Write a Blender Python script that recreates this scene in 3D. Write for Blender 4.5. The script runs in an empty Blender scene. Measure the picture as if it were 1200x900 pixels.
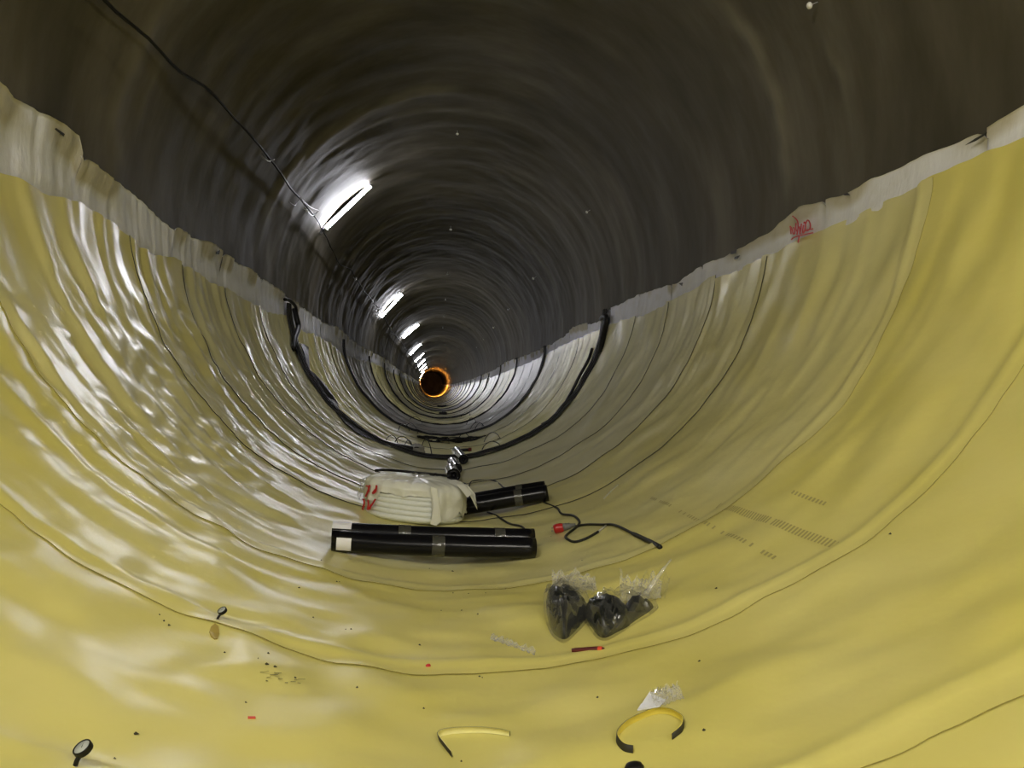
import bpy, math, random
import numpy as np
from mathutils import Vector, Matrix
S = bpy.context.scene
C = S.collection
rnd = random.Random(7)
PI = math.pi

# ---------------------------------------------------------------- camera
R0 = 2.8
PSI, TH = .0945, .0178
CAMP = (-.172, 0.0, 1.089)
FPX = 880.0
cam_d = bpy.data.cameras.new('camera'); cam = bpy.data.objects.new('camera', cam_d); C.objects.link(cam)
cam.location = CAMP
cam.rotation_euler = (PI/2 + TH, 0, -PSI)
cam_d.sensor_width = 36; cam_d.lens = 36*FPX/1200; cam_d.clip_start = .05; cam_d.clip_end = 500
S.camera = cam
# ---------------------------------------------------------------- world, exposure
W = bpy.data.worlds.new('world'); S.world = W; W.use_nodes = True
W.node_tree.nodes['Background'].inputs[0].default_value = (0.02, 0.02, 0.022, 1)
W.node_tree.nodes['Background'].inputs[1].default_value = .3
S.view_settings.view_transform = 'Standard'; S.view_settings.look = 'None'
S.view_settings.gamma = 1; S.view_settings.exposure = 1.45
S.view_settings.use_curve_mapping = False
LAMP_E = 66.0           # brightness of the fluorescent tubes
LAMP_E0 = 245.0         # unseen tubes behind the camera, boosted to brighten the near membrane

# ---------------------------------------------------------------- tunnel geometry helpers
def cen(y):
    y = max(y, 0.); return -1.47*(y/150)**2, 2.8+1.15*(y/150)**2
def cen_np(y):
    y = np.maximum(y, 0); return -1.47*(y/150)**2, 2.8+1.15*(y/150)**2
def ray(px, py):
    x = (px-600)/FPX; z = (450-py)/FPX
    y2 = math.cos(TH)-z*math.sin(TH); z2 = math.sin(TH)+z*math.cos(TH)
    return (x*math.cos(PSI)+y2*math.sin(PSI), -x*math.sin(PSI)+y2*math.cos(PSI), z2)
def at(px, py, r=2.775):
    """survey point of the photograph -> (distance along the tunnel, angle from the invert in degrees)"""
    d = ray(px, py); Y = 5.
    for _ in range(40):
        cx, cz = cen(Y); a = d[0]**2+d[2]**2; ox = CAMP[0]-cx; oz = CAMP[2]-cz
        b = ox*d[0]+oz*d[2]; c = ox*ox+oz*oz-r*r
        t = (-b+math.sqrt(max(b*b-a*c, 0)))/a; Y = Y*.4+.6*t*d[1]
    p = (CAMP[0]+t*d[0], t*d[1], CAMP[2]+t*d[2]); cx, cz = cen(p[1])
    return p[1], math.degrees(math.atan2(p[0]-cx, cz-p[2]))

# lattice gradient noise
_rs = np.random.RandomState(3); PERM = _rs.permutation(512); PERM = np.concatenate([PERM, PERM, PERM])
GA = _rs.rand(512)*2*PI; GX = np.cos(GA); GY = np.sin(GA)
def perlin(x, y, seed=0):
    x = np.asarray(x, float)+1000.3+seed*17.17; y = np.asarray(y, float)+1000.7+seed*5.31
    xi = np.floor(x).astype(int); yi = np.floor(y).astype(int); xf = x-xi; yf = y-yi
    def g(ix, iy, dx, dy):
        h = PERM[(PERM[ix & 511]+iy) & 511]; return GX[h]*dx+GY[h]*dy
    u = xf**3*(xf*(xf*6-15)+10); v = yf**3*(yf*(yf*6-15)+10)
    a = g(xi, yi, xf, yf); b = g(xi+1, yi, xf-1, yf); c = g(xi, yi+1, xf, yf-1); d = g(xi+1, yi+1, xf-1, yf-1)
    return 1.5*((a+(b-a)*u)+((c+(d-c)*u)-(a+(b-a)*u))*v)
def sstep(a, b, x):
    t = np.clip((x-a)/(b-a), 0, 1); return t*t*(3-2*t)

# edge angles surveyed from the photograph
LWY = [(-3,-92.8),(4.72,-92.8),(5.36,-93.7),(5.57,-93.5),(5.65,-91.1),(6.06,-91.),(6.64,-91.1),(7.11,-89.8),(7.57,-88.8),(8.95,-90.4),(10.53,-90.8),(12.37,-90.7),(13.87,-89.4),(15.39,-89.),(17.17,-89.4),(19.57,-91.2),(22.37,-89.4),(25.5,-88.8),(29.4,-90),(35.2,-92),(50,-90),(72,-91),(200,-91)]
LYY = [(-3,-81.3),(5.12,-81.3),(5.35,-82.2),(5.55,-83.),(6.23,-82.6),(6.68,-80.7),(7.59,-81.9),(8.63,-81.5),(10.64,-81.),(12.93,-82.5),(13.65,-79.8),(16.04,-81.3),(18.09,-81.1),(20.38,-77.7),(24.18,-78.2),(29.16,-81.6),(37.72,-80.9),(53,-81.4),(200,-81)]
RWY = [(-3,85.3),(3.54,85.3),(3.76,85.2),(4.17,85.5),(4.51,85.6),(4.86,86.1),(5.01,85.8),(5.47,86.6),(5.92,87.2),(6.07,86.8),(6.49,85.9),(7.47,85.4),(8.37,86.2),(9.11,84.5),(10.59,86.3),(12.81,86.9),(13.74,84.2),(16.23,86.),(17.68,84.1),(22,83.2),(26.9,84.2),(33.3,85.5),(40.9,83.4),(58,83),(101,83.3),(200,84)]
RYY = [(-3,81.6),(3.52,81.6),(4.05,81.8),(4.28,82.1),(4.34,81.3),(4.78,81.7),(5.11,81.1),(5.86,81.3),(6.35,81.),(6.65,81.3),(7.35,80.7),(7.91,81.),(8.67,79.7),(9.98,79.1),(12.76,79.8),(13.71,80.1),(16.58,80.3),(18.79,79.6),(23.6,76.8),(29.96,76.8),(39.7,75.1),(57,76.3),(200,77)]
def edge(tab, y):
    a = np.array(tab); return np.interp(y, a[:, 0], a[:, 1])
def jag(y, s, amp=1.0):
    return amp*(.9*perlin(y*1.6, s*3.3, s)+.35*perlin(y*6, s*1.7, s+5))

def disp(y, th):
    """how far the loose membrane stands off the lining (m); th in degrees"""
    y = np.asarray(y, float); th = np.asarray(th, float)
    s = np.radians(th)*2.8
    left = sstep(-14, -42, th); right = sstep(25, 60, th); mid = 1-np.maximum(left, right)
    far = sstep(11.5, 14, y)
    kl = left*(.55+.45*sstep(3., 4.6, y)); kr = right*(.33+.45*far)
    k = kl+kr
    w = y+.22*perlin(y*.5, s*.45, 9)+.035*s*perlin(y*.9, s*.2, 4)
    f1 = perlin(w*2.3, s*.32, 1); f2 = perlin(w*5.2, s*.5, 2); f3 = perlin(w*12.5, s*.9, 3)
    dl = 1-2*np.abs(f1)
    folds = .030*dl*dl*.7+.020*f1+.017*f2+.006*f3+.012*perlin(w*4.2, s*2.6, 12)+(1-far)*.010*(1-2*np.abs(perlin(w*3.1, s*4.4, 13)))*sstep(-78, -66, th)*sstep(-12, -30, th)
    flo = .034*perlin(y*1.1, s*1.0, 6)+.027*perlin(y*2.6+.8*perlin(y, s, 3), s*2.2, 7)+.004*perlin(y*6, s*5, 8)
    leftlow = sstep(4, -30, th)*mid*.9
    a = 1-2*np.abs(perlin(y*1.9+.5*perlin(y*1.2, s*1.4, 2), s*1.5, 21)); flo = flo+leftlow*.02*a*np.abs(a)
    # seams pull the membrane into a shallow ridge
    d = .016+k*folds+(1-.75*np.clip(k, 0, 1))*flo*.8
    nearm = sstep(6.5, 4.5, y)*sstep(62, 40, np.abs(th))
    d = d+nearm*(.011*perlin(y*3.3+.6*perlin(y*1.5, s*1.5, 5), s*3.4, 51)*(1.2-.5*sstep(5, 25, th))+.005*perlin(y*7.5, s*2.6, 52))
    # long soft fold lines near the right-hand seams
    d = d+.012*right*(1-far)*perlin(y*1.4+.25*s, s*.3, 31)
    return np.logaddexp(0, d/.006)*.006
def spt(y, th, off=0.0, base=2.8, use_disp=True):
    t = math.radians(th); r = base-off
    if use_disp: r -= float(disp(y, th))
    cx, cz = cen(y)
    return Vector((cx+r*math.sin(t), y, cz-r*math.cos(t)))
def onfloor(px, py, off=0.0):
    y, th = at(px, py); return spt(y, th, off)
def zfloor(x, y):
    cx, cz = cen(y); t = math.degrees(math.asin(max(-1, min(1, (x-cx)/2.78)))); return spt(y, t).z
def nrm(th):
    t = math.radians(th); return Vector((-math.sin(t), 0, math.cos(t)))

# ---------------------------------------------------------------- materials
def mat(name, col=(.5,.5,.5), rough=.5, metal=0, spec=.5, coat=0, trans=0, noise=0, nscale=4, bump=0, bscale=20, col2=None, emis=None, estr=0, stretch=(1,1,1), rvar=0):
    m = bpy.data.materials.new(name); m.use_nodes = True; nt = m.node_tree; b = nt.nodes['Principled BSDF']
    b.inputs['Base Color'].default_value = (*col, 1); b.inputs['Roughness'].default_value = rough
    b.inputs['Metallic'].default_value = metal; b.inputs['Specular IOR Level'].default_value = spec
    b.inputs['Coat Weight'].default_value = coat; b.inputs['Transmission Weight'].default_value = trans
    tc = nt.nodes.new('ShaderNodeTexCoord'); mp = nt.nodes.new('ShaderNodeMapping'); mp.inputs['Scale'].default_value = stretch
    nt.links.new(tc.outputs['Object'], mp.inputs[0])
    if col2 is not None:
        n = nt.nodes.new('ShaderNodeTexNoise'); n.inputs['Scale'].default_value = nscale; n.inputs['Detail'].default_value = 6
        nt.links.new(mp.outputs[0], n.inputs['Vector'])
        r = nt.nodes.new('ShaderNodeValToRGB'); r.color_ramp.elements[0].position = .36; r.color_ramp.elements[1].position = .66
        r.color_ramp.elements[0].color = (*col, 1); r.color_ramp.elements[1].color = (*col2, 1)
        nt.links.new(n.outputs[0], r.inputs[0]); nt.links.new(r.outputs[0], b.inputs['Base Color'])
    if rvar:
        n = nt.nodes.new('ShaderNodeTexNoise'); n.inputs['Scale'].default_value = nscale*1.7; n.inputs['Detail'].default_value = 4
        nt.links.new(mp.outputs[0], n.inputs['Vector'])
        mr = nt.nodes.new('ShaderNodeMapRange'); mr.inputs['From Min'].default_value = .35; mr.inputs['From Max'].default_value = .65
        mr.inputs['To Min'].default_value = max(rough-rvar, .03); mr.inputs['To Max'].default_value = rough+rvar
        nt.links.new(n.outputs[0], mr.inputs[0]); nt.links.new(mr.outputs[0], b.inputs['Roughness'])
    if bump:
        n = nt.nodes.new('ShaderNodeTexNoise'); n.inputs['Scale'].default_value = bscale; n.inputs['Detail'].default_value = 5
        nt.links.new(mp.outputs[0], n.inputs['Vector'])
        bp = nt.nodes.new('ShaderNodeBump'); bp.inputs['Strength'].default_value = bump; bp.inputs['Distance'].default_value = .02
        nt.links.new(n.outputs[0], bp.inputs['Height']); nt.links.new(bp.outputs[0], b.inputs['Normal'])
    if emis: b.inputs['Emission Color'].default_value = (*emis, 1); b.inputs['Emission Strength'].default_value = estr
    return m
def film_mat(name, tint=(.9,.9,.88), amount=.12, dif=.16):
    m = bpy.data.materials.new(name); m.use_nodes = True; nt = m.node_tree; nt.nodes.clear()
    o = nt.nodes.new('ShaderNodeOutputMaterial'); t = nt.nodes.new('ShaderNodeBsdfTransparent'); g = nt.nodes.new('ShaderNodeBsdfGlossy')
    d = nt.nodes.new('ShaderNodeBsdfDiffuse'); d.inputs[0].default_value = (*tint, 1); g.inputs['Roughness'].default_value = .05
    a1 = nt.nodes.new('ShaderNodeMixShader'); a1.inputs[0].default_value = dif; nt.links.new(g.outputs[0], a1.inputs[1]); nt.links.new(d.outputs[0], a1.inputs[2])
    lw = nt.nodes.new('ShaderNodeLayerWeight'); lw.inputs[0].default_value = .35
    ma = nt.nodes.new('ShaderNodeMath'); ma.operation = 'MULTIPLY_ADD'; ma.inputs[1].default_value = .4; ma.inputs[2].default_value = amount
    nt.links.new(lw.outputs['Facing'], ma.inputs[0])
    mx = nt.nodes.new('ShaderNodeMixShader'); nt.links.new(ma.outputs[0], mx.inputs[0]); nt.links.new(t.outputs[0], mx.inputs[1]); nt.links.new(a1.outputs[0], mx.inputs[2])
    nt.links.new(mx.outputs[0], o.inputs[0]); return m

M = {}
M['yellow'] = mat('yellow_membrane', (.68,.62,.24), .31, spec=.5, col2=(.74,.69,.32), nscale=1.3, bump=.24, bscale=4.5)
M['yellow_near'] = mat('yellow_membrane_near', (.70,.63,.17), .32, spec=.5, col2=(.77,.70,.25), nscale=1.1, bump=.30, bscale=3.2)
M['yellow_pale'] = mat('yellow_membrane_pale', (.70,.66,.37), .30, spec=.55, col2=(.77,.73,.45), nscale=1.6, bump=.2, bscale=6)  # lighter copy: brightness missing between the first lamps is put into the colour
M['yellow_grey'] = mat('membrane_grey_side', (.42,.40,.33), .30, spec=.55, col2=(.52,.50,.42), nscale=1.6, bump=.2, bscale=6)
M['black_edge'] = mat('membrane_black_side', (.02,.019,.012), .5)
M['olive_edge'] = mat('membrane_cut_edge', (.34,.29,.08), .5)
M['fleece'] = mat('white_fleece', (.80,.81,.88), .7, spec=.25, bump=.25, bscale=40, stretch=(1,1,.35))
def _fl():
    nt = M['fleece'].node_tree; b = nt.nodes['Principled BSDF']; a = nt.nodes.new('ShaderNodeAttribute'); a.attribute_name = 'dirt'
    tc = nt.nodes.new('ShaderNodeTexCoord'); n = nt.nodes.new('ShaderNodeTexNoise'); n.inputs['Scale'].default_value = 6; n.inputs['Detail'].default_value = 6
    nt.links.new(tc.outputs['Object'], n.inputs['Vector'])
    m = nt.nodes.new('ShaderNodeMath'); m.operation = 'MULTIPLY_ADD'; m.use_clamp = True; m.inputs[1].default_value = .9; nt.links.new(n.outputs[0], m.inputs[0]); m.inputs[2].default_value = -.45
    ad = nt.nodes.new('ShaderNodeMath'); ad.operation = 'ADD'; ad.use_clamp = True; nt.links.new(a.outputs['Fac'], ad.inputs[0]); nt.links.new(m.outputs[0], ad.inputs[1])
    mx = nt.nodes.new('ShaderNodeMix'); mx.data_type = 'RGBA'; mx.inputs['A'].default_value = (.80,.81,.90,1); mx.inputs['B'].default_value = (.50,.46,.34,1)
    nt.links.new(ad.outputs[0], mx.inputs['Factor']); nt.links.new(mx.outputs['Result'], b.inputs['Base Color'])
_fl()
M['fleece_dirty'] = mat('dirty_fleece', (.38,.35,.26), .85, spec=.1, col2=(.50,.47,.38), nscale=5, bump=.3, bscale=40)
M['rubber'] = mat('black_rubber', (.007,.007,.008), .42, spec=.3, bump=.1, bscale=12)
M['blackroll'] = mat('black_membrane', (.005,.005,.007), .24, spec=.25, bump=.16, bscale=6, stretch=(.35,1,1))
M['shiny'] = mat('black_film_wrapped', (.20,.20,.22), .16, metal=.8)
M['white_label'] = mat('white_label', (.88,.88,.95), .5)
M['tape'] = mat('clear_brown_tape', (.055,.055,.048), .15, spec=.7, bump=.3, bscale=30)
M['red'] = mat('red_paint', (.50,.01,.02), .5)
M['redplastic'] = mat('red_plastic', (.45,.02,.02), .3)
M['darkred'] = mat('dark_red_plastic', (.10,.008,.006), .35)
M['orange'] = mat('orange_red_plastic', (.75,.07,.02), .4)
M['grey'] = mat('grey_plastic', (.16,.16,.16), .5)
M['sack'] = mat('grey_sack', (.32,.31,.28), .7, bump=.4, bscale=20)
M['cable'] = mat('black_cable', (.014,.014,.013), .5, spec=.25)
M['whitecable'] = mat('pale_cable_sheath', (.5,.48,.38), .5)
M['wrap'] = mat('milky_wrap', (.76,.77,.70), .28, spec=.5, col2=(.84,.85,.80), nscale=5, bump=.22, bscale=14)
M['coil'] = mat('white_coil', (.80,.83,.80), .35, bump=.05)
M['bagdark'] = mat('dark_bag_filling', (.010,.012,.011), .2, spec=.5, col2=(.022,.024,.022), nscale=12, bump=.35, bscale=14)
M['film'] = film_mat('clear_film', amount=.13)
M['filmwhite'] = film_mat('milky_clear_film', (1,1,1), .26, .55)
M['filmlight'] = film_mat('clear_film_light', amount=.04)
M['paper'] = mat('white_paper', (.85,.87,.97), .6)
M['stripyellow'] = mat('yellow_strip_side', (.86,.74,.16), .45)
M['strippale'] = mat('pale_yellow_strip_side', (.90,.86,.42), .45)
M['dial'] = mat('dial_face', (.45,.48,.47), .25)
M['stain'] = mat('brown_stain', (.42,.32,.08), .35)
M['print'] = mat('grey_print', (.46,.40,.15), .45)
M['printpale'] = mat('faint_print', (.62,.55,.24), .33)
M['dirt'] = mat('dirt', (.05,.045,.02), .8)
M['tube'] = mat('lit_tube', (1,1,1), .3, emis=(.93,.93,1.0), estr=LAMP_E)
M['tube0'] = mat('lit_tube_near', (1,1,1), .3, emis=(1.0,.95,.84), estr=LAMP_E0)
M['housing'] = mat('lamp_housing', (.10,.095,.13), .6)
M['bracket'] = mat('galvanised_bracket', (.45,.42,.42), .4, metal=.6)
M['orangelamp'] = mat('lit_orange_lamp', (1,.5,.2), .3, emis=(1,.42,.12), estr=2200)
M['pin'] = mat('white_pin', (.95,.95,.93), .12, coat=1)

# shotcrete
def concrete():
    m = bpy.data.materials.new('shotcrete'); m.use_nodes = True; nt = m.node_tree; b = nt.nodes['Principled BSDF']
    b.inputs['Roughness'].default_value = .68; b.inputs['Specular IOR Level'].default_value = .22
    tc = nt.nodes.new('ShaderNodeTexCoord')
    mp = nt.nodes.new('ShaderNodeMapping'); mp.inputs['Scale'].default_value = (1, 2.4, .7); nt.links.new(tc.outputs['Object'], mp.inputs[0])
    n = nt.nodes.new('ShaderNodeTexNoise'); n.inputs['Scale'].default_value = .55; n.inputs['Detail'].default_value = 8; n.inputs['Roughness'].default_value = .6
    nt.links.new(mp.outputs[0], n.inputs['Vector'])
    r = nt.nodes.new('ShaderNodeValToRGB'); e = r.color_ramp.elements
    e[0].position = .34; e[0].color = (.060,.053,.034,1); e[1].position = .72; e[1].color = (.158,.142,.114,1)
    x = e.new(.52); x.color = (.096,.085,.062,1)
    nt.links.new(n.outputs[0], r.inputs[0])
    # pale efflorescence rings where lifts of shotcrete meet
    mp2 = nt.nodes.new('ShaderNodeMapping'); mp2.inputs['Scale'].default_value = (.5, 1.2, .5); nt.links.new(tc.outputs['Object'], mp2.inputs[0])
    n2 = nt.nodes.new('ShaderNodeTexNoise'); n2.inputs['Scale'].default_value = 1.2; n2.inputs['Detail'].default_value = 6
    nt.links.new(mp2.outputs[0], n2.inputs['Vector'])
    r2 = nt.nodes.new('ShaderNodeValToRGB'); r2.color_ramp.elements[0].position = .62; r2.color_ramp.elements[0].color = (0,0,0,1)
    r2.color_ramp.elements[1].position = .72; r2.color_ramp.elements[1].color = (.55,.55,.55,1)
    nt.links.new(n2.outputs[0], r2.inputs[0])
    sep = nt.nodes.new('ShaderNodeAttribute'); sep.attribute_name = 'streak'
    mm = nt.nodes.new('ShaderNodeMath'); mm.operation = 'MAXIMUM'; nt.links.new(sep.outputs['Fac'], mm.inputs[0])
    mu = nt.nodes.new('ShaderNodeMath'); mu.operation = 'MULTIPLY'; mu.inputs[1].default_value = .25; nt.links.new(r2.outputs[0], mu.inputs[0]); nt.links.new(mu.outputs[0], mm.inputs[1])
    mx = nt.nodes.new('ShaderNodeMix'); mx.data_type = 'RGBA'; mx.inputs['B'].default_value = (.235,.215,.17,1)
    nt.links.new(mm.outputs[0], mx.inputs['Factor']); nt.links.new(r.outputs[0], mx.inputs['A'])
    nt.links.new(mx.outputs['Result'], b.inputs['Base Color'])
    mp3 = nt.nodes.new('ShaderNodeMapping'); mp3.inputs['Scale'].default_value = (1, 1.8, 1); nt.links.new(tc.outputs['Object'], mp3.inputs[0])
    n3 = nt.nodes.new('ShaderNodeTexNoise'); n3.inputs['Scale'].default_value = 2.6; n3.inputs['Detail'].default_value = 7; n3.inputs['Roughness'].default_value = .55
    nt.links.new(mp3.outputs[0], n3.inputs['Vector'])
    bp = nt.nodes.new('ShaderNodeBump'); bp.inputs['Strength'].default_value = .25; bp.inputs['Distance'].default_value = .02
    nt.links.new(n3.outputs[0], bp.inputs['Height']); nt.links.new(bp.outputs[0], b.inputs['Normal'])
    return m
M['concrete'] = concrete()

# ---------------------------------------------------------------- object helpers
def mesh_obj(name, V, F, mats, parent=None, smooth=True, mi=None):
    me = bpy.data.meshes.new(name); me.from_pydata([tuple(v) for v in V], [], [tuple(int(i) for i in f) for f in F]); me.update()
    if smooth: me.polygons.foreach_set('use_smooth', [True]*len(me.polygons))
    for m in (mats if isinstance(mats, (list, tuple)) else [mats]): me.materials.append(M[m] if isinstance(m, str) else m)
    if mi is not None: me.polygons.foreach_set('material_index', mi)
    o = bpy.data.objects.new(name, me); C.objects.link(o)
    if parent: o.parent = parent; o.matrix_parent_inverse = Matrix.Identity(4); 
    return o
def local(parent, V):
    """world points into the frame of an Empty"""
    mi = parent.matrix_basis.inverted() if not parent.parent else (parent.parent.matrix_basis @ parent.matrix_basis).inverted()
    return [mi @ Vector(v) for v in V]
def tag(o, label, cat, group=None):
    o['label'] = label; o['category'] = cat
    if group: o['group'] = group
    return o
def thing(name, loc, label, cat, group=None, rot=None):
    o = bpy.data.objects.new(name, None); C.objects.link(o); o.location = loc; o.empty_display_size = .1
    if rot is not None: o.rotation_euler = rot.to_euler() if hasattr(rot, 'to_euler') else rot
    tag(o, label, cat, group); return o
def grid_faces(n, m, wrap=False):
    i = np.arange(n-1)[:, None]; j = np.arange(m if wrap else m-1)[None, :]
    a = i*m+j; b = i*m+(j+1) % m; c = (i+1)*m+(j+1) % m; d = (i+1)*m+j
    return np.stack([a, b, c, d], -1).reshape(-1, 4)
def fast_mesh(name, V, F, mats, parent=None, mi=None):
    V = np.asarray(V, float); F = np.asarray(F, int)
    me = bpy.data.meshes.new(name)
    me.vertices.add(len(V)); me.vertices.foreach_set('co', V.ravel())
    me.loops.add(F.size); me.loops.foreach_set('vertex_index', F.ravel().astype(np.int32))
    me.polygons.add(len(F)); me.polygons.foreach_set('loop_start', (np.arange(len(F))*F.shape[1]).astype(np.int32))
    me.polygons.foreach_set('loop_total', np.full(len(F), F.shape[1], np.int32))
    for m in mats: me.materials.append(M[m])
    if mi is not None: me.polygons.foreach_set('material_index', np.asarray(mi, np.int32))
    me.update(calc_edges=True); me.validate()
    me.polygons.foreach_set('use_smooth', np.ones(len(F), bool))
    o = bpy.data.objects.new(name, me); C.objects.link(o)
    if parent: o.parent = parent
    return o
def smooth_path(pts, n=6):
    P = [Vector(p) for p in pts]; out = []
    for i in range(len(P)-1):
        p0 = P[max(i-1, 0)]; p1 = P[i]; p2 = P[i+1]; p3 = P[min(i+2, len(P)-1)]
        for k in range(n):
            t = k/n
            out.append(.5*((2*p1)+(p2-p0)*t+(2*p0-5*p1+4*p2-p3)*t*t+(3*p1-p0-3*p2+p3)*t**3))
    out.append(P[-1]); return out
def tube_vf(P, r, seg=8, cap=True, squash=1.0):
    V = []; F = []; n = len(P); up = Vector((0, 0, 1))
    for i, p in enumerate(P):
        t = (P[min(i+1, n-1)]-P[max(i-1, 0)]).normalized()
        if i == 0:
            a = t.cross(up); a = a.normalized() if a.length > .05 else t.cross(Vector((1, 0, 0))).normalized()
        else:
            a = (a-t*a.dot(t)).normalized()
        b = a.cross(t); rr = r[i] if hasattr(r, '__len__') else r
        for k in range(seg):
            c = 2*PI*k/seg; V.append(p+a*math.cos(c)*rr+b*math.sin(c)*rr*squash)
    for i in range(n-1):
        for k in range(seg):
            F.append((i*seg+k, i*seg+(k+1) % seg, (i+1)*seg+(k+1) % seg, (i+1)*seg+k))
    if cap: F.append(tuple(range(seg))[::-1]); F.append(tuple((n-1)*seg+k for k in range(seg)))
    return V, F
def tube(name, pts, r, m, parent=None, seg=8, n=5, smooth=True, sm=True):
    P = smooth_path(pts, n) if sm and len(pts) > 2 else [Vector(p) for p in pts]
    V, F = tube_vf(P, r, seg)
    if parent: V = local(parent, V)
    return mesh_obj(name, V, F, m, parent, smooth)
def lathe(name, prof, m, parent=None, seg=24, M4=None, wob=None, smooth=True):
    V = []; F = []
    for i, (r, z) in enumerate(prof):
        for k in range(seg):
            a = 2*PI*k/seg; rr = r+(wob(a, z, i) if wob else 0)
            v = Vector((rr*math.cos(a), rr*math.sin(a), z)); V.append(M4 @ v if M4 else v)
    n = len(prof)
    for i in range(n-1):
        for k in range(seg): F.append((i*seg+k, i*seg+(k+1) % seg, (i+1)*seg+(k+1) % seg, (i+1)*seg+k))
    F.append(tuple(range(seg))[::-1]); F.append(tuple((n-1)*seg+k for k in range(seg)))
    return mesh_obj(name, V, F, m, parent, smooth)
def box(name, c, s, m, parent=None, M4=None, bev=0):
    x, y, z = [q/2 for q in s]; b = min(bev, x*.9, y*.9, z*.9)
    if b:
        V = []
        for zz, ins in ((-z, b), (-z+b, 0), (z-b, 0), (z, b)):
            X, Y = x-ins, y-ins; q = b*.6
            V += [(-X+q,-Y,zz),(X-q,-Y,zz),(X,-Y+q,zz),(X,Y-q,zz),(X-q,Y,zz),(-X+q,Y,zz),(-X,Y-q,zz),(-X,-Y+q,zz)]
        F = [tuple(range(8))[::-1], tuple(range(24, 32))]
        for i in range(3):
            for k in range(8): F.append((i*8+k, i*8+(k+1) % 8, (i+1)*8+(k+1) % 8, (i+1)*8+k))
    else:
        V = [(-x,-y,-z),(x,-y,-z),(x,y,-z),(-x,y,-z),(-x,-y,z),(x,-y,z),(x,y,z),(-x,y,z)]
        F = [(0,3,2,1),(4,5,6,7),(0,1,5,4),(1,2,6,5),(2,3,7,6),(3,0,4,7)]
    V = [Vector(v)+Vector(c) for v in V]
    if M4: V = [M4 @ v for v in V]
    return mesh_obj(name, V, F, m, parent, smooth=False)
def frame_z(zdir, xhint=(1, 0, 0)):
    z = Vector(zdir).normalized(); x = Vector(xhint); x = (x-z*x.dot(z)).normalized(); y = z.cross(x)
    return Matrix((x, y, z)).transposed().to_4x4()

# ================================================================ SETTING
# ---- shotcrete vault (full lining; the lower part lies behind the membrane)
def rows(y0, y1):
    ys = []; y = y0
    if y0 < 13: ys = [y0+q for q in (0, .012, .03, .06, .09, .12)]; y = y0+.145
    while y < y1-1e-6:
        ys.append(y)
        y += .035 if y < 9 else .045 if y < 15 else .09 if y < 36 else .2 if y < 62 else .6
    ys.append(y1); return np.array(ys)
def vault():
    ys = []; y = -4.0
    while y < 205:
        ys.append(y); y += .07 if y < 26 else .14 if y < 48 else .35 if y < 80 else 1.0
    ys = np.array(ys); th = np.linspace(70, 290, 230)
    Y, T = np.meshgrid(ys, th, indexing='ij'); s = np.radians(T)*2.85
    amp = .35+.65*sstep(7, 14, Y)
    d = amp*(.022*perlin(Y*1.1, s*.8, 40)+.012*perlin(Y*2.6, s*1.7, 41)+.0045*perlin(Y*6, s*3.6, 42))+.03*perlin(Y*.35, s*.25, 43)
    st = np.zeros_like(Y)
    for yc, wd, a, lo, hi in ((6.36,.10,1.1,84,138),(5.28,.05,.9,90,118),(6.42,.11,1.0,228,275),(6.8,.07,.6,232,262),(11.25,.22,1.1,170,262),(11.9,.10,.5,150,250),(18.6,.2,.5,95,260),(25.5,.2,.5,95,260)):
        yy = yc+.12*perlin(s*.9, yc, 50)+.05*perlin(s*4, yc, 51)
        g = a*np.exp(-((Y-yy)/wd)**2)*sstep(lo, lo+18, T)*(1-sstep(hi-18, hi, T))*(.6+.6*np.clip(perlin(Y*5, s*2, 53)+.5, 0, 1))
        st = np.maximum(st, g); d = d+.016*g
    r = 2.875-d
    cx, cz = cen_np(Y); t = np.radians(T)
    V = np.stack([cx+r*np.sin(t), Y, cz-r*np.cos(t)], -1).reshape(-1, 3)
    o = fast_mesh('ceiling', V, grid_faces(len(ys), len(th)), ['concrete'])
    at_ = o.data.attributes.new('streak', 'FLOAT', 'POINT'); at_.data.foreach_set('value', np.minimum(st.ravel(), 1).astype(np.float32)*.75)
    o['kind'] = 'structure'
    # lower lining behind the membrane
    ys = np.concatenate([np.arange(-4, 60, 1.0), np.arange(60, 206, 3.0)]); th = np.linspace(-72, 72, 40)
    Y, T = np.meshgrid(ys, th, indexing='ij'); cx, cz = cen_np(Y); t = np.radians(T); r = 2.88
    V = np.stack([cx+r*np.sin(t), Y, cz-r*np.cos(t)], -1).reshape(-1, 3)
    o2 = fast_mesh('trim_1', V, grid_faces(len(ys), len(th)), ['concrete']); o2['kind'] = 'structure'
    # unlit end of the drive far away, and the face behind the photographer
    for nm, yy in (('wall_back', -4.0), ('wall_front', 204.5)):
        cx, cz = cen(yy); V = [(cx, yy, cz)]+[(cx+2.9*math.sin(a*PI/16), yy, cz-2.9*math.cos(a*PI/16)) for a in range(32)]
        F = [(0, 1+k, 1+(k+1) % 32) for k in range(32)]
        w = mesh_obj(nm, V, F, 'concrete'); w['kind'] = 'structure'
vault()

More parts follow.
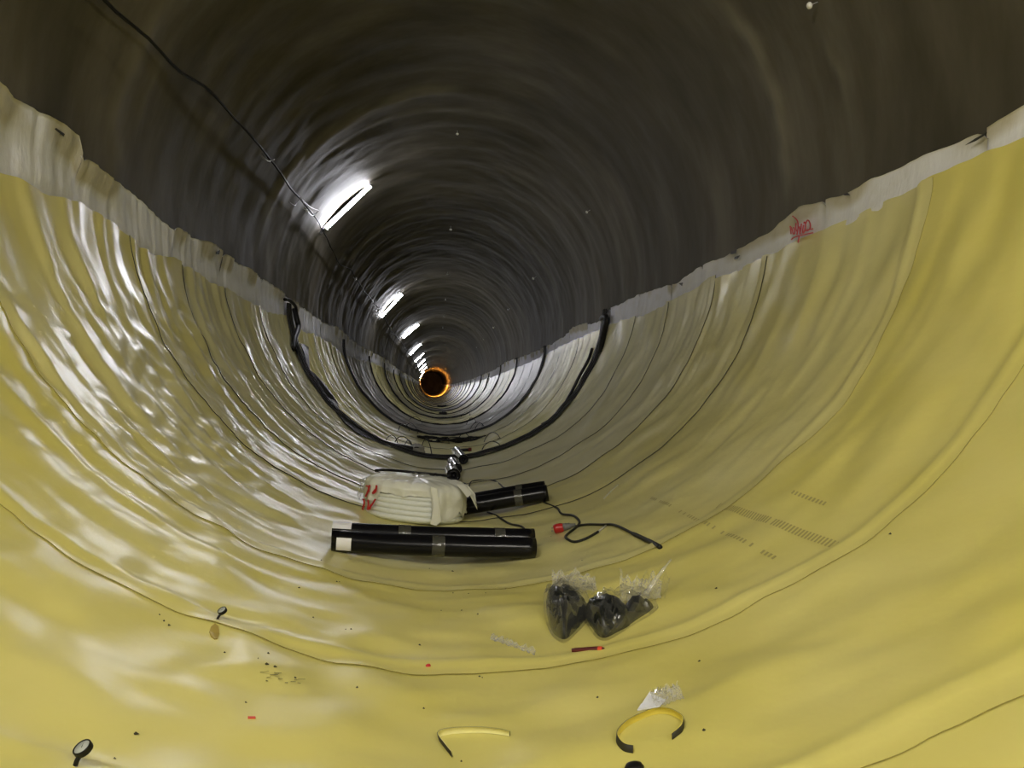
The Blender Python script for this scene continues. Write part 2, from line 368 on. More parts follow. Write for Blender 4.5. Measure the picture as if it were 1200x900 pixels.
# ---- yellow membrane: sheet after sheet, each lapped over the one before
floor = bpy.data.objects.new('floor', None); C.objects.link(floor); floor['kind'] = 'structure'
STOPS = [12.9+7.42*i for i in range(19)]
seams = [-3.9, -.2, 1.86, 3.03, 4.27, 6.53, 7.78, 9.3, 11.08]
for i, w in enumerate(STOPS):
    seams += [w+.25] if w > 45 else [w+.25, w+2.6, w+5.0]
seams = [s for s in seams if s < 154]+[160, 175, 204]
def sheet(i, y0, y1):
    lap = .07 if y1 < 60 else .02
    ys = rows(y0-lap, y1+.08)
    nth = 190 if y0 < 8 else 160 if y0 < 20 else 110 if y0 < 60 else 60
    t = np.linspace(0, 1, nth)
    tl = edge(LYY, ys)+jag(ys+i*.37, 1, .8); tr = edge(RYY, ys)+jag(ys+i*.37, 2, .6)
    # each sheet is cut at its own height
    tl = tl+rnd.uniform(-.5, .5); tr = tr+rnd.uniform(-.35, .35)
    Y = np.repeat(ys[:, None], nth, 1); T = tl[:, None]+(tr-tl)[:, None]*t[None, :]
    if y0 > 0: Y = Y+(.05*perlin(T*.055, T*0+i*2.7, 33)+.012*perlin(T*.3, T*0+i, 34))*np.exp(-((Y-(y0-lap))/.22)**2)
    d = disp(Y, T)
    near = (.007*np.exp(-((Y-(y0+.03))/.032)**2) if 0 < y0 < 6 else 0)+(.004 if y0 < 6 else .0035)*np.clip((y0+.07-Y)/.012, 0, 1)*(y0 > 0)+np.exp(-((Y-(y0-lap))/.10)**2)*(.007 if y0 > 5 else .002)+np.exp(-((Y-(y0+.02))/.018)**2)*.003
    d = d+near
    # the top hem leans out a little and ripples
    hem = np.minimum(np.exp(-(T-tl[:, None])/2.2), 1)+np.minimum(np.exp(-(tr[:, None]-T)/2.2), 1)
    d = d+hem*(.006+.012*perlin(Y*3.1, T*0+.5, 60+i))
    r = 2.8-d; cx, cz = cen_np(Y); a = np.radians(T)
    G = np.stack([cx+r*np.sin(a), Y, cz-r*np.cos(a)], -1)
    V = G.reshape(-1, 3); F = grid_faces(len(ys), nth)
    nv = len(V); e = .007 if y0 > 5 else .003
    # cut edge of the lap (dark core of the two-ply sheet)
    r2 = r[0]+e; L = np.stack([cx[0]+r2*np.sin(a[0]), Y[0], cz[0]-r2*np.cos(a[0])], -1)
    V = np.concatenate([V, L, G[0]]); j = np.arange(nth-1)
    F2 = np.stack([nv+nth+j, nv+j, nv+j+1, nv+nth+j+1], -1)
    # top hems turned back
    H = []; FH = []; nb = len(V)
    for col, sg in ((0, 1), (nth-1, 1)):
        rr = r[:, col]+.006; H.append(np.stack([cx[:, col]+rr*np.sin(a[:, col]), Y[:, col], cz[:, col]-rr*np.cos(a[:, col])], -1))
        H.append(G[:, col]); m_ = len(ys)
        b = nb+(0 if col == 0 else 2*m_); k = np.arange(m_-1); FH.append(np.stack([b+m_+k, b+m_+k+1, b+k+1, b+k], -1))
    V = np.concatenate([V]+H); F = np.concatenate([F, F2]+FH)
    mi = np.concatenate([np.zeros(len(F)-len(F2)-sum(len(x) for x in FH)), np.ones(len(F2)), np.zeros(sum(len(x) for x in FH))])
    if y0 < 4: m = 'yellow_near'
    elif y0 < 6.6: m = 'yellow'
    elif y0 < 13: m = 'yellow_pale'
    else:
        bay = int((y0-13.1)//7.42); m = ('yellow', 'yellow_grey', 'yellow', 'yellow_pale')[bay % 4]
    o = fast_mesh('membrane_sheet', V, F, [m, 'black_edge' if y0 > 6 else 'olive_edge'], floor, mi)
for i in range(len(seams)-1): sheet(i, seams[i], seams[i+1])

# ---- white fleece strip showing above the membrane, both sides
wl = bpy.data.objects.new('wall_left', None); wr = bpy.data.objects.new('wall_right', None)
for o in (wl, wr): C.objects.link(o); o['kind'] = 'structure'
def fleece(side, y0, y1, k):
    if y0 < 60: st = .03 if y0 < 16 else .07 if y0 < 36 else .15
    else: st = .5
    ys = np.append(np.arange(y0, y1, st), y1+.02); n = 22
    TW, TY = (LWY, LYY) if side < 0 else (RWY, RYY)
    top = np.abs(edge(TW, ys))+jag(ys, 3 if side < 0 else 4, .55)+rnd.uniform(-.5, .4)
    # a torn nick at the joint
    top = top-1.1*np.exp(-((ys-y0)/.05)**2)
    bot = np.abs(edge(TY, ys))-5
    t = np.linspace(0, 1, n)
    Y = np.repeat(ys[:, None], n, 1); T = bot[:, None]+(top-bot)[:, None]*t[None, :]
    s = T*.05
    calm = 1 if side < 0 else (.3 if y0 < 12 else .8)
    curl = sstep(.62, 1.0, t)[None, :]*np.clip(.45+1.3*perlin(Y*1.5, s*0+side, 70), 0, 1.2)
    d = .024+calm*(.022*perlin(Y*4.5, s*.4+side*9, 71)+.012*perlin(Y*12, s*.6+side*9, 72)+.004*perlin(Y*26, s+side*9, 73))+calm*curl*.055+.004*np.exp(-((Y-y0)/.04)**2)
    d = np.maximum(d, .012)
    behind = sstep(.5, .3, t)[None, :]; d = d*(1-behind)+.004*behind
    r = 2.815-d; cx, cz = cen_np(Y); a = np.radians(T*side)
    V = np.stack([cx+r*np.sin(a), Y, cz-r*np.cos(a)], -1).reshape(-1, 3); F = grid_faces(len(ys), n); nv = len(V)
    r2 = r[:, -1]+.012; H = np.stack([cx[:, -1]+r2*np.sin(a[:, -1]), Y[:, -1], cz[:, -1]-r2*np.cos(a[:, -1])], -1)
    q = np.arange(len(ys)-1); FH = np.stack([q*n+n-1, (q+1)*n+n-1, nv+q+1, nv+q], -1)
    dirt = np.concatenate([(np.clip((curl*(.3+1.4*perlin(Y*1.5, s*0+side, 70))-.12)*2.6, 0, .8)).reshape(-1), np.zeros(len(ys))])
    o = fast_mesh('fleece_sheet', np.concatenate([V, H]), np.concatenate([F, FH]), ['fleece'], wl if side < 0 else wr)
    o.data.attributes.new('dirt', 'FLOAT', 'POINT').data.foreach_set('value', dirt.astype(np.float32))
def fl_cuts(first):
    c = list(first); y = c[-1]
    while y < 60: y += 2.1; c.append(y)
    while y < 195: y += 7.4; c.append(y)
    return c
cl = fl_cuts([-3.9, 2.6, 5.62, 7.55, 9.2, 11.3, 12.75, 14.6]); cr = fl_cuts([-3.9, 3.76, 5.47, 8.2, 9.3, 10.9, 12.8, 14.7])
for i in range(len(cl)-1): fleece(-1, cl[i], cl[i+1], i)
for i in range(len(cr)-1): fleece(1, cr[i], cr[i+1], i)

# tears and stains in the fleece
def patch(name, pix, m, parent, off=.004, base=2.8, th=.004):
    P = []
    for px, py in pix:
        y, t = at(px, py, base-off); P.append((y, t))
    V = [spt(y, t, off, base, False) for y, t in P]+[spt(y, t, off-th, base, False) for y, t in P]; n = len(P)
    F = [tuple(range(n)), tuple(range(n, 2*n))[::-1]]+[(k, (k+1) % n, n+(k+1) % n, n+k) for k in range(n)]
    return mesh_obj(name, V, F, m, parent, smooth=False)
for pix in ([(64,151),(66,150),(76,157),(75,160)], [(254,295),(258,293),(257,298),(253,298)]):
    patch('torn_hole', pix, 'black_edge', wl, .062)
for pix in ([(1131,170),(1143,162),(1156,155),(1154,158),(1143,165)], [(987,228),(993,226),(996,229),(990,229)], [(857,295),(863,293),(862,297),(856,298)], [(861,301),(867,299),(864,303),(860,304)], [(795,332),(800,331),(799,335)]):
    patch('torn_hole', pix, 'black_edge', wr, .048)
0 and patch('stain', [(1044,200),(1057,193),(1058,197),(1052,203),(1050,209),(1045,207)], 'stain', wr, .045)

# red writing on the right-hand fleece, traced stroke by stroke
def strokes(name, S_, sx, sy, ox, oy, w, m, parent, off, base=2.8, proj=None):
    V = []; F = []
    for st in S_:
        pts = [Vector((ox+x/sx, oy+y/sy, 0)) for x, y in st]; pts = smooth_path(pts, 4)
        L = []
        for i, p in enumerate(pts):
            d = (pts[min(i+1, len(pts)-1)]-pts[max(i-1, 0)]).normalized(); nn = Vector((-d.y, d.x, 0))*w/2
            L.append((p+nn, p-nn))
        b = len(V)
        for l, r in L:
            for q in (l, r):
                V.append(proj(q.x, q.y, 0) if proj else spt(*at(q.x, q.y, base-off), off, base, False))
            for q in (l, r):
                V.append(proj(q.x, q.y, 1) if proj else spt(*at(q.x, q.y, base-off), off-.003, base, False))
        for i in range(len(L)-1):
            a = b+i*4; c = a+4
            F += [(a, a+1, c+1, c), (a+2, c+2, c+3, a+3), (a, c, c+2, a+2), (a+1, a+3, c+3, c+1)]
    o = mesh_obj(name, V, F, m, parent, smooth=False); return o
RED = [[(425,345),(470,380),(505,420),(520,460),(525,530),(518,600),(505,680)],
       [(385,520),(395,580),(400,665)], [(390,530),(420,580),(440,660),(465,650),(460,580),(445,540)],
       [(490,470),(485,560),(500,620)], [(545,530),(555,600),(560,670)], [(585,480),(575,560),(555,660)],
       [(625,480),(640,450),(655,500),(650,580),(610,650),(605,590),(625,500)],
       [(660,480),(690,420),(720,440),(740,500),(735,560),(700,600),(660,600),(790,570)],
       [(405,765),(460,720),(600,680),(790,640)], [(545,700),(535,760),(525,815)]]
strokes('red_writing', RED, 15, 15, 900, 230, 1.25, 'red', wr, .062)

# brown drip stain, faint printed bars and test marks on the membrane
def fpatch(name, pix, m, parent, off=.002):
    V = [spt(*at(px, py), off) for px, py in pix]; n = len(V)
    V += [spt(*at(px, py), -.004) for px, py in pix]
    F = [tuple(range(n)), tuple(range(n, 2*n))[::-1]]+[(k, (k+1) % n, n+(k+1) % n, n+k) for k in range(n)]
    return mesh_obj(name, V, F, m, parent, smooth=False)
fpatch('stain', [(247,735),(251,733),(255,736),(257,743),(255,748),(252,748),(248,744),(246,739)], 'stain', floor, .004)
def bars(p0, p1, n, ln, m, w=.62, skip=0):
    V = []; F = []; b = 0
    y0, t0 = at(*p0); y1, t1 = at(*p1)
    for i in range(n):
        if rnd.random() < skip: continue
        k = i/n; y = y0+(y1-y0)*k; t = t0+(t1-t0)*k; dy = (y1-y0)/n*w; dt = (t1-t0)/n*w
        q = []
        for a in (0, .5, 1):
            for c in (0, 1):
                q.append((y+dy*c+ln*.25*a, t+dt*c+ln*20*a*.9))
        V += [spt(yy, tt, .0025) for yy, tt in q]
        F += [(b, b+1, b+3, b+2), (b+2, b+3, b+5, b+4)]; b += 6
    o = mesh_obj('printed_bars', V, F, m, floor, smooth=False); o['kind'] = 'stuff'; return o
bars((837,593), (980,641), 46, .055, 'print', .5, .1)
bars((760,582), (907,655), 52, .03, 'print', .5, .3)
bars((928,580), (965,590), 10, .03, 'print', .5, .4)

# ================================================================ WATERSTOPS
ordn = ['nearest','second','third','fourth','fifth','sixth','seventh','eighth','ninth','tenth','eleventh','twelfth','thirteenth','fourteenth','fifteenth','sixteenth','seventeenth','eighteenth','farthest']
def waterstop(i, y0):
    w = .40 if i < 1 else .34
    c = spt(y0, 0)
    lab = {0: 'nearest black rubber waterstop ring, wide ribbed band with loose flaps on the left',
           1: 'second black rubber waterstop ring, just beyond the pile of black offcuts',
           2: 'third black rubber waterstop ring, between grey and yellow membrane bays'}.get(i, ordn[i]+' black waterstop ring from the camera, crossing the yellow membrane'+(' in the far distance' if i > 7 else ''))
    o = thing('waterstop', (c.x, y0, c.z), lab, 'waterstop', 'black waterstop rings across the tunnel')
    far = i > 4
    nth = 70 if far else 160
    tl = float(edge(LWY, y0))+(4.5 if i else 3.0); tr = float(edge(RWY, y0))+(-.2 if i < 3 else -1.5)
    if i > 2: tl += rnd.uniform(-1, 2); tr += rnd.uniform(-2, 1.5)
    # profile across the width: flat band with three proud ribs
    if far: prof = [(0, .0), (0, .022), (.1, .022), (.14, .05), (.18, .05), (.22, .022), (w, .022), (w, 0)]
    else: prof = [(0, -.01), (0, .018), (.05, .018), (.06, .036), (.085, .036), (.095, .018), (.16, .018), (.17, .042), (.20, .042), (.21, .018), (w-.10, .018), (w-.09, .036), (w-.07, .036), (w-.06, .018), (w, .018), (w, -.01)]
    th = np.linspace(tl, tr, nth); V = []
    for t in th:
        ed = math.exp(-(t-tl)/5)+math.exp(-(tr-t)/5)
        ww = 1-.45*min(ed, 1) if not far else 1
        yo = .05*float(perlin(t*.08, i*3.1, 80)); lift = .03*min(ed, 1)+(.018 if i == 0 else .0)+max(0, .05*float(perlin(t*.11, i*2.2, 81)))*(.6 if not far else .25)
        base = float(disp(y0+.2, t))
        for py, pz in prof:
            y = y0+yo+py*ww; cx, cz = cen(y); r = 2.8-base-.012-lift-pz; a = math.radians(t)
            V.append(Vector((cx+r*math.sin(a)-o.location.x, y-o.location.y, cz-r*math.cos(a)-o.location.z)))
    F = [tuple(f) for f in grid_faces(nth, len(prof))]
    F += [tuple(range(len(prof))), tuple((nth-1)*len(prof)+k for k in range(len(prof)))[::-1]]
    mesh_obj('rubber_band', V, F, 'rubber', o, smooth=False)
    return o
WS = [waterstop(i, y) for i, y in enumerate(STOPS)]
w0 = WS[0]
def flap(poly, lift, name='loose_flap'):
    P = [at(px, py) for px, py in poly]; n = len(P)
    V = [spt(y, t, lift+.01*math.sin(k*1.3)) for k, (y, t) in enumerate(P)]+[spt(y, t, lift-.008) for y, t in P]
    V = local(w0, V)
    F = [tuple(range(n)), tuple(range(n, 2*n))[::-1]]+[(k, (k+1) % n, n+(k+1) % n, n+k) for k in range(n)]
    mesh_obj(name, V, F, 'rubber', w0, smooth=False)
flap([(348.5,403),(353,404),(358,408),(359.5,420),(360,437),(356,430),(352,417)], .05)
flap([(361,435),(366,440),(372,445),(380,454),(387,463),(391.5,474),(395.5,485),(388,477),(380,466),(370,451)], .05)
flap([(390,480),(402,492),(420,505),(446,520),(436,518),(418,509),(403,498)], .03)
for pts, r in (([(697,410),(694,424),(684,443),(672,462),(660,478),(648,490),(636,499)], .03), ([(709,374),(714,371),(716,376),(710,395),(704,412)], .05), ([(341,362),(341.5,372),(343,385),(341,398),(342,410)], .05), ([(331,351),(335,352),(340,360),(342,372)], .03)):
    P = [spt(*at(px, py), .05+.03*math.sin(k)) for k, (px, py) in enumerate(pts)]
    tube('loose_strip', P, r, 'rubber', w0, seg=6)

# ================================================================ LAMPS
def lamp(k, y, th=None):
    th = th if th is not None else -135+(3 if k == 2 else -4 if k == 3 else 0); t = math.radians(th); cx, cz = cen(y)
    q = Vector((math.sin(t), 0, -math.cos(t)))      # outwards
    tg = Vector((math.cos(t), 0, math.sin(t)))      # along the circumference
    rr = 2.765
    o = thing('tunnel_lamp', Vector((cx, y, cz))+q*rr,
              ['fluorescent tunnel lamp overhead behind the camera', 'largest lit fluorescent tube on the upper left of the dark vault', 'second lit fluorescent tube from the front on the vault', 'third lit fluorescent tube from the front on the vault', 'fourth lit fluorescent tube from the front on the vault', 'fifth lit fluorescent tube on the vault, far down the tunnel', 'sixth lit fluorescent tube on the vault, far down the tunnel', 'seventh lit fluorescent tube on the vault, far down the tunnel', 'eighth lit fluorescent tube on the vault, far down the tunnel', 'farthest lit fluorescent tube before the orange glow'][k],
              'lamp', 'fluorescent tubes along the left of the vault')
    F4 = Matrix((tg, Vector((0, 1, 0)), -q)).transposed().to_4x4()     # local x along tube, y down the tunnel, z inwards
    o.rotation_euler = F4.to_euler()
    if k: box('housing', (0, .085, -.035), (1.28, .24, .02), 'housing', o, bev=.012); box('tube_tray', (0, .06, -.002), (1.22, .03, .03), 'housing', o, bev=.004); ty, tz = -.05, .022
    else: box('housing', (0, .065, -.01), (1.26, .13, .035), 'housing', o, bev=.012); box('tube_tray', (0, -.025, -.018), (1.22, .05, .02), 'housing', o, bev=.004); ty, tz = -.035, .03
    V, F = tube_vf([Vector((-.59, ty, tz)), Vector((.59, ty, tz))], .026 if k < 2 else .034, 10)
    mesh_obj('tube', V, F, 'tube0' if k == 0 else 'tube', o)
    for sx in (-1, 1):
        V, F = tube_vf([Vector((sx*.59, ty, tz)), Vector((sx*.63, ty, tz))], .03, 10); mesh_obj('end_cap', V, F, 'grey', o)
        box('bracket', (sx*.5, .03, -.07), (.03, .08, .06), 'bracket', o)
    if k < 4:
        tube('power_lead', [o.matrix_basis @ Vector(v) for v in ((.64, .03, 0), (.70, .06, -.02), (.78, .0, -.05), (.83, -.2, -.04))], .008, 'cable', o, seg=6)
        box('junction_box', (.70, .05, -.02), (.09, .09, .05), 'grey', o, bev=.008)
    return o
for k in range(10): lamp(k, [-.6,14.7,29.8,44.7,60.5,75.5,90,105,120,138][k], -122 if k == 9 else None)
r_ = lamp(0, -2.4, 128); r_['label'] = 'added fluorescent fill lamp on the right of the vault, unseen behind the camera'  # added fill tube, out of view, brightens the near membrane
# orange work lamp at the break-through to the dark section
y = 152; cx, cz = cen(y)
ow = thing('work_lamp', (cx-2.3, y, cz+.95), 'orange work lamp glowing at the far end of the tunnel', 'lamp')
box('lamp_glass', (0, 0, -.08), (.5, .2, .1), 'orangelamp', ow); box('lamp_hood', (0, 0, .02), (.6, .3, .08), 'grey', ow); box('front_shield', (0, -.14, -.07), (.6, .02, .26), 'grey', ow)  # front shield added to keep the orange light off the nearer membrane
tube('hanger', [ow.location+Vector((0, 0, .06)), ow.location+Vector((0, 0, .8))], .02, 'cable', ow, seg=6)

# supply cable clipped along the left of the vault
P = []
tab = [(-3.5,-112.5),(3,-112.8),(5.54,-113.4),(6.24,-114.8),(6.91,-115.1),(7.56,-117.8),(8.67,-119.4),(10.09,-120),(12,-120.5),(14,-121.5),(16,-119),(17.5,-118),(19,-121),(22,-120),(29,-122),(36,-119),(44,-121),(60,-121),(90,-121),(140,-121)]
yy = -3.5
while yy < 140:
    t = float(np.interp(yy, [a for a, b in tab], [b for a, b in tab])); cx, cz = cen(yy); a = math.radians(t-.5*abs(math.sin(yy*1.1))); r = 2.80-.02*abs(math.sin(yy*2.2))
    P.append(Vector((cx+r*math.sin(a), yy, cz-r*math.cos(a)))); yy += .25 if yy < 30 else 1.5
V, F = tube_vf(P, [.014 if p.y < 30 else .02 for p in P], 6)
tag(mesh_obj('supply_cable', V, F, 'cable'), 'long thin black cable clipped along the left of the concrete vault', 'cable')
for i, pts in enumerate(([(306,182),(311,187),(317,189.5),(322,187)], [(339,237),(344,240),(349,238),(353,231)], [(353,233),(360,240),(368,245),(374,247)], [(355,238),(361,249),(368,253),(373,248)])):
    P = [spt(*at(px, py, 2.74), .06+.02*math.sin(k*2), 2.8, False) for k, (px, py) in enumerate(pts)]
    o = tube('hook_wire', P, .007, 'bracket', None, seg=6)
    tag(o, ['thin curved wire hook on the vault, farthest left of the wires', 'thin curved wire hanging on the vault, left of the big lamp', 'upper thin wire reaching the left end of the big lamp', 'lower sagging thin wire at the left end of the big lamp'][i], 'wire', 'wires near the big lamp')
# white survey pins in the vault
npin = 0
for k in range(7):
    y = 5.27+7.47*k+(.1 if k == 1 else 0)
    for t in (177.7, 122.5 if k else 115, -120.5):
        if k == 0 and t != 115: continue
        cx, cz = cen(y); a = math.radians(t); q = Vector((math.sin(a), 0, -math.cos(a)))
        p = Vector((cx, y, cz))+q*2.835
        M4 = frame_z(-q, (0, 1, 0)) @ Matrix.Scale(.62 if k < 2 else .9, 4)
        o = lathe('survey_pin', [(.007, -.06), (.007, .03), (.03, .03), (.044, .05), (.036, .075), (.012, .088)], 'pin', None, 10); o.matrix_world = Matrix.Translation(p) @ M4
        side = 'crown' if t > 170 else ('right side' if t > 0 else 'left side')
        tag(o, 'small white pin head in the %s of the vault, %s ring from the camera' % (side, ordn[k] if k else 'nearest'), 'pin', 'white pin heads in the vault'); npin += 1

# ================================================================ BLACK ROLLS
def roll(name, a, b, r, label, bands, stickers=(), cat='roll', group='black membrane rolls on the tunnel floor', sag=.01, flat=.92, m='blackroll', seed=0):
    a = Vector(a); b = Vector(b); L = (b-a).length; x = (b-a).normalized(); z = Vector((0, 0, 1)); z = (z-x*z.dot(x)).normalized(); y = z.cross(x)
    o = thing(name, a, label, cat, group); M4 = Matrix((x, y, z)).transposed().to_4x4(); o.rotation_euler = M4.to_euler()
    n = 26; seg = 28; V = []; F = []
    def pt(u, c, e=0.0):
        w = 1+(.05 if m == 'blackroll' else .0)*float(perlin(u*3.1, c*.6, seed))-.03*math.exp(-((u-.0)/.03)**2)-.03*math.exp(-((u-L)/.03)**2)
        rr = (r+e)*w; return Vector((u, math.cos(c)*rr, r*flat+math.sin(c)*rr*flat-sag*4*(u/L)*(1-u/L)))
    for i in range(n+1):
        for k in range(seg): V.append(pt(L*i/n, 2*PI*k/seg))
    F = [tuple(f) for f in grid_faces(n+1, seg, True)]
    # recessed spiral ends
    for i0, sg in ((0, 1), (n, -1)):
        prev = [i0*seg+k for k in range(seg)]
        for f, dep in ((.82, .0), (.78, .012), (.62, .012), (.58, 0.0), (.42, .004), (.36, .05)):
            b_ = len(V)
            for k in range(seg):
                p = pt(0 if i0 == 0 else L, 2*PI*k/seg); c = Vector((p.x, 0, r*flat)); q = c+(p-c)*f; q.x += sg*dep; V.append(q)
            cur = [b_+k for k in range(seg)]
            for k in range(seg): F.append((prev[k], prev[(k+1) % seg], cur[(k+1) % seg], cur[k]))
            prev = cur
        F.append(tuple(prev))
    nb_ = n*seg; mesh_obj('roll_body', V, F, [m, 'blackroll'], o, mi=[0 if i < nb_ else 1 for i in range(len(F))])
    for u0, u1 in bands:
        V = [pt(u, 2*PI*k/seg, .0025) for u in (u0, (u0+u1)/2, u1) for k in range(seg)]
        mesh_obj('tape_band', V, [tuple(f) for f in grid_faces(3, seg, True)], 'tape', o)
    for u0, u1, c0, c1 in stickers:
        V = [pt(u0+(u1-u0)*i/3, math.radians(c0+(c1-c0)*k/6), .003) for i in range(4) for k in range(7)]
        mesh_obj('paper_label', V, [tuple(f) for f in grid_faces(4, 7)], 'white_label', o)
    return o
def F2(x, y, dz=0): return (x, y, zfloor(x, y)+dz)
roll('membrane_roll', F2(-.85, 4.79, -.012), F2(.435, 4.87, -.008), .072, 'thick front black roll with white paper label, lying nearest the camera', [(.62,.70)], [(.03,.12,150,222)], seed=1)
roll('membrane_roll', F2(-.87, 4.94, .012), F2(.445, 5.02, .0), .066, 'black roll close behind the front roll, small white label on its left end', [(.42,.50),(1.05,1.12)], [(.0,.12,85,150)], seed=2, flat=1)
roll('membrane_roll', F2(-.03, 6.82, .0), F2(.80, 6.70, .0), .076, 'black roll right of the white wrapped coil, front one of the rear pair', [(.55,.62)], seed=3, sag=0, flat=1)
roll('membrane_roll', F2(.02, 7.01, .03), F2(.80, 6.86, .02), .072, 'black roll behind the front one of the rear pair, beside the coil', [(.54,.60)], seed=4, sag=0, flat=1)
# shiny film-wrapped short rolls going down the middle
for (xa, ya, xb, yb, r, lab) in ((.19,12.05,.11,13.75,.080,'shiny dark roll farthest away, lying across the nearest waterstop ring'), (.05,10.55,.005,11.65,.080,'shiny dark roll in the middle of the row, partly behind another'), (-.012,9.35,-.03,10.4,.088,'shiny dark roll above the right end of the white coil, black end facing forward'), (.10,7.55,.075,8.35,.066,'short shiny roll end just behind the rear pair of black rolls'), (-.235,8.2,-.24,9.2,.066,'shiny roll showing only its top behind the white coil')):
    roll('wrapped_roll', F2(xa, ya), F2(xb, yb), r, lab, [((yb-ya)*.5, (yb-ya)*.5+.04)], cat='roll', group='shiny wrapped rolls in a row', sag=0, flat=1, m='shiny', seed=int(xa*50)+9)
# tube with a dark red end
a = Vector(F2(.085, 14.6, .04)); b = Vector(F2(.36, 14.55, .035))
o = thing('capped_tube', a, 'short black tube with a dark red cap, beyond the shiny rolls', 'tube')
tube('tube_body', [a, (a+b)/2, b], .03, 'rubber', o, seg=12); tube('red_cap', [b, b+Vector((.06, 0, 0))], .042, 'darkred', o, seg=12)

# ================================================================ WHITE WRAPPED COIL
CT = math.degrees(math.asin(-.405/2.78)); cc = spt(6.53, CT)
coil = thing('wrapped_coil', cc+Vector((0, 0, .004)), 'big white plastic wrapped coil with red handwriting behind the front black rolls', 'coil')
coil.rotation_euler = (0, -math.radians(CT)*.75, 0)
RC = .415; HC = .305
prof = [(.15, 0.0), (RC-.02, 0.0)]
zz = .0
for k in range(6):
    z0 = .01+k*.042; prof += [(RC-.012, z0), (RC, z0+.006), (RC+.004, z0+.021), (RC, z0+.036), (RC-.012, z0+.042)]
prof += [(RC-.004, .285), (RC-.02, HC-.01), (RC-.06, HC), (.15, HC)]
def wob(a, z, i): return .006*float(perlin(a*2.2, z*9, 90))+.012*math.cos(2*a+.6)
lathe('coil_body', prof, 'coil', coil, 72, wob=wob)
# wrap: cap and skirt with an uneven hem
def wrapmesh():
    V = []; n = 96
    cen_ang = -PI/2
    for k in range(n):
        a = 2*PI*k/n
        hem = .17+.05*math.sin(a*3+1)+.06*float(perlin(a*2, 3, 91))
        d = (a-(2*PI-PI/2)+PI) % (2*PI)-PI           # angle from facing the camera
        if -.75 < d < .38: hem = .215+.025*float(perlin(a*6, 1, 92))   # bands of the coil show here
        if .38 <= d < .62: hem = .03                     # long fold hanging to the floor
        if .62 <= d < 1.7: hem = .07+.05*float(perlin(a*5, 1, 93))
        rws = [(0.0, HC+.022), (.2, HC+.024), (.3, HC+.022), (RC-.06, HC+.018), (RC-.015, HC+.006), (RC+.008, HC-.025)]
        for j in range(1, 9): rws.append((RC+.014, HC-.025-(HC-.025-hem)*j/8))
        for j, (r, z) in enumerate(rws):
            wr_ = .016*float(perlin(a*5, z*10+r*6, 94))+.008*float(perlin(a*14, z*22+r*10, 95))
            if j < 5: z += wr_*1.1*(r > .05)
            else: r += max(wr_, -.008)+.012*math.cos(2*a+.6)+(.020*math.exp(-((d-.5)/.09)**2))
            V.append((r*math.cos(a), r*math.sin(a), z))
    m = len(rws); F = []
    for k in range(n):
        for j in range(m-1): F.append((k*m+j, k*m+j+1, ((k+1) % n)*m+j+1, ((k+1) % n)*m+j))
    return mesh_obj('plastic_wrap', V, F, 'wrap', coil)
wrapmesh()
def drape(pts, name='wrap_corner', m='wrap'):
    """folded corner of wrap: fan of triangles with a crease"""
    V = [Vector(p) for p in pts]; n = len(V); off = Vector((0, .012, .004)); V += [v+off for v in V]
    F = [tuple(range(n)), tuple(range(n, 2*n))[::-1]]+[(k, (k+1) % n, n+(k+1) % n, n+k) for k in range(n)]
    mesh_obj(name, V, F, m, coil, smooth=False)
drape([(.36,-.19,HC+.025),(.43,-.13,HC+.015),(.50,-.15,.25),(.53,-.2,.13),(.50,-.24,.20),(.44,-.27,.27)])
drape([(.33,-.25,HC+.028),(.40,-.22,HC+.02),(.47,-.25,.27),(.43,-.31,.24)])
drape([(-.42,-.1,.30),(-.47,-.16,.28),(-.475,-.2,.17),(-.45,-.24,.12),(-.425,-.2,.2)], 'wrap_bulge', 'film')
drape([(.12,-.44,HC+.01),(.17,-.435,HC),(.20,-.445,.2),(.235,-.43,.05),(.20,-.45,.008),(.15,-.468,.02),(.165,-.458,.16)])
for z_, r_ in ((HC+.004, .012), ):
    P = [Vector(((RC-.03)*math.cos(a), (RC-.03)*math.sin(a), HC+.032+.006*math.sin(a*3))) for a in np.linspace(.75, 2.85, 26)]
    V, F = tube_vf(P, .013, 6); mesh_obj('black_cover_edge', V, F, 'rubber', coil)
# red marks: strokes wrapped on the coil side
def coilproj(px, py, k):
    # pixel -> angle and height on the coil face
    u = (px-478)/58.0; a = -PI/2+math.asin(max(-.985, min(.985, u))); z = (621-7*(1-math.sqrt(max(0, 1-u*u)))-py)/880*6.15
    r = RC+.036-(.004 if k else 0)+.012*math.cos(2*a+.6)
    return Vector((r*math.cos(a), r*math.sin(a), z))
RC_MARK = [[(325,275),(318,320),(305,370)], [(298,285),(318,290),(322,330)], [(375,270),(372,320),(352,340)],[(352,335),(372,300)], [(290,390),(300,420),(292,475),(282,480)], [(283,395),(300,392)], [(325,390),(332,430),(330,470)], [(378,378),(355,430),(332,468)], [(345,465),(350,425)]]
strokes('red_handwriting', RC_MARK, 6.667, 6.667, 380, 540, 1.6, 'red', coil, 0, proj=coilproj)

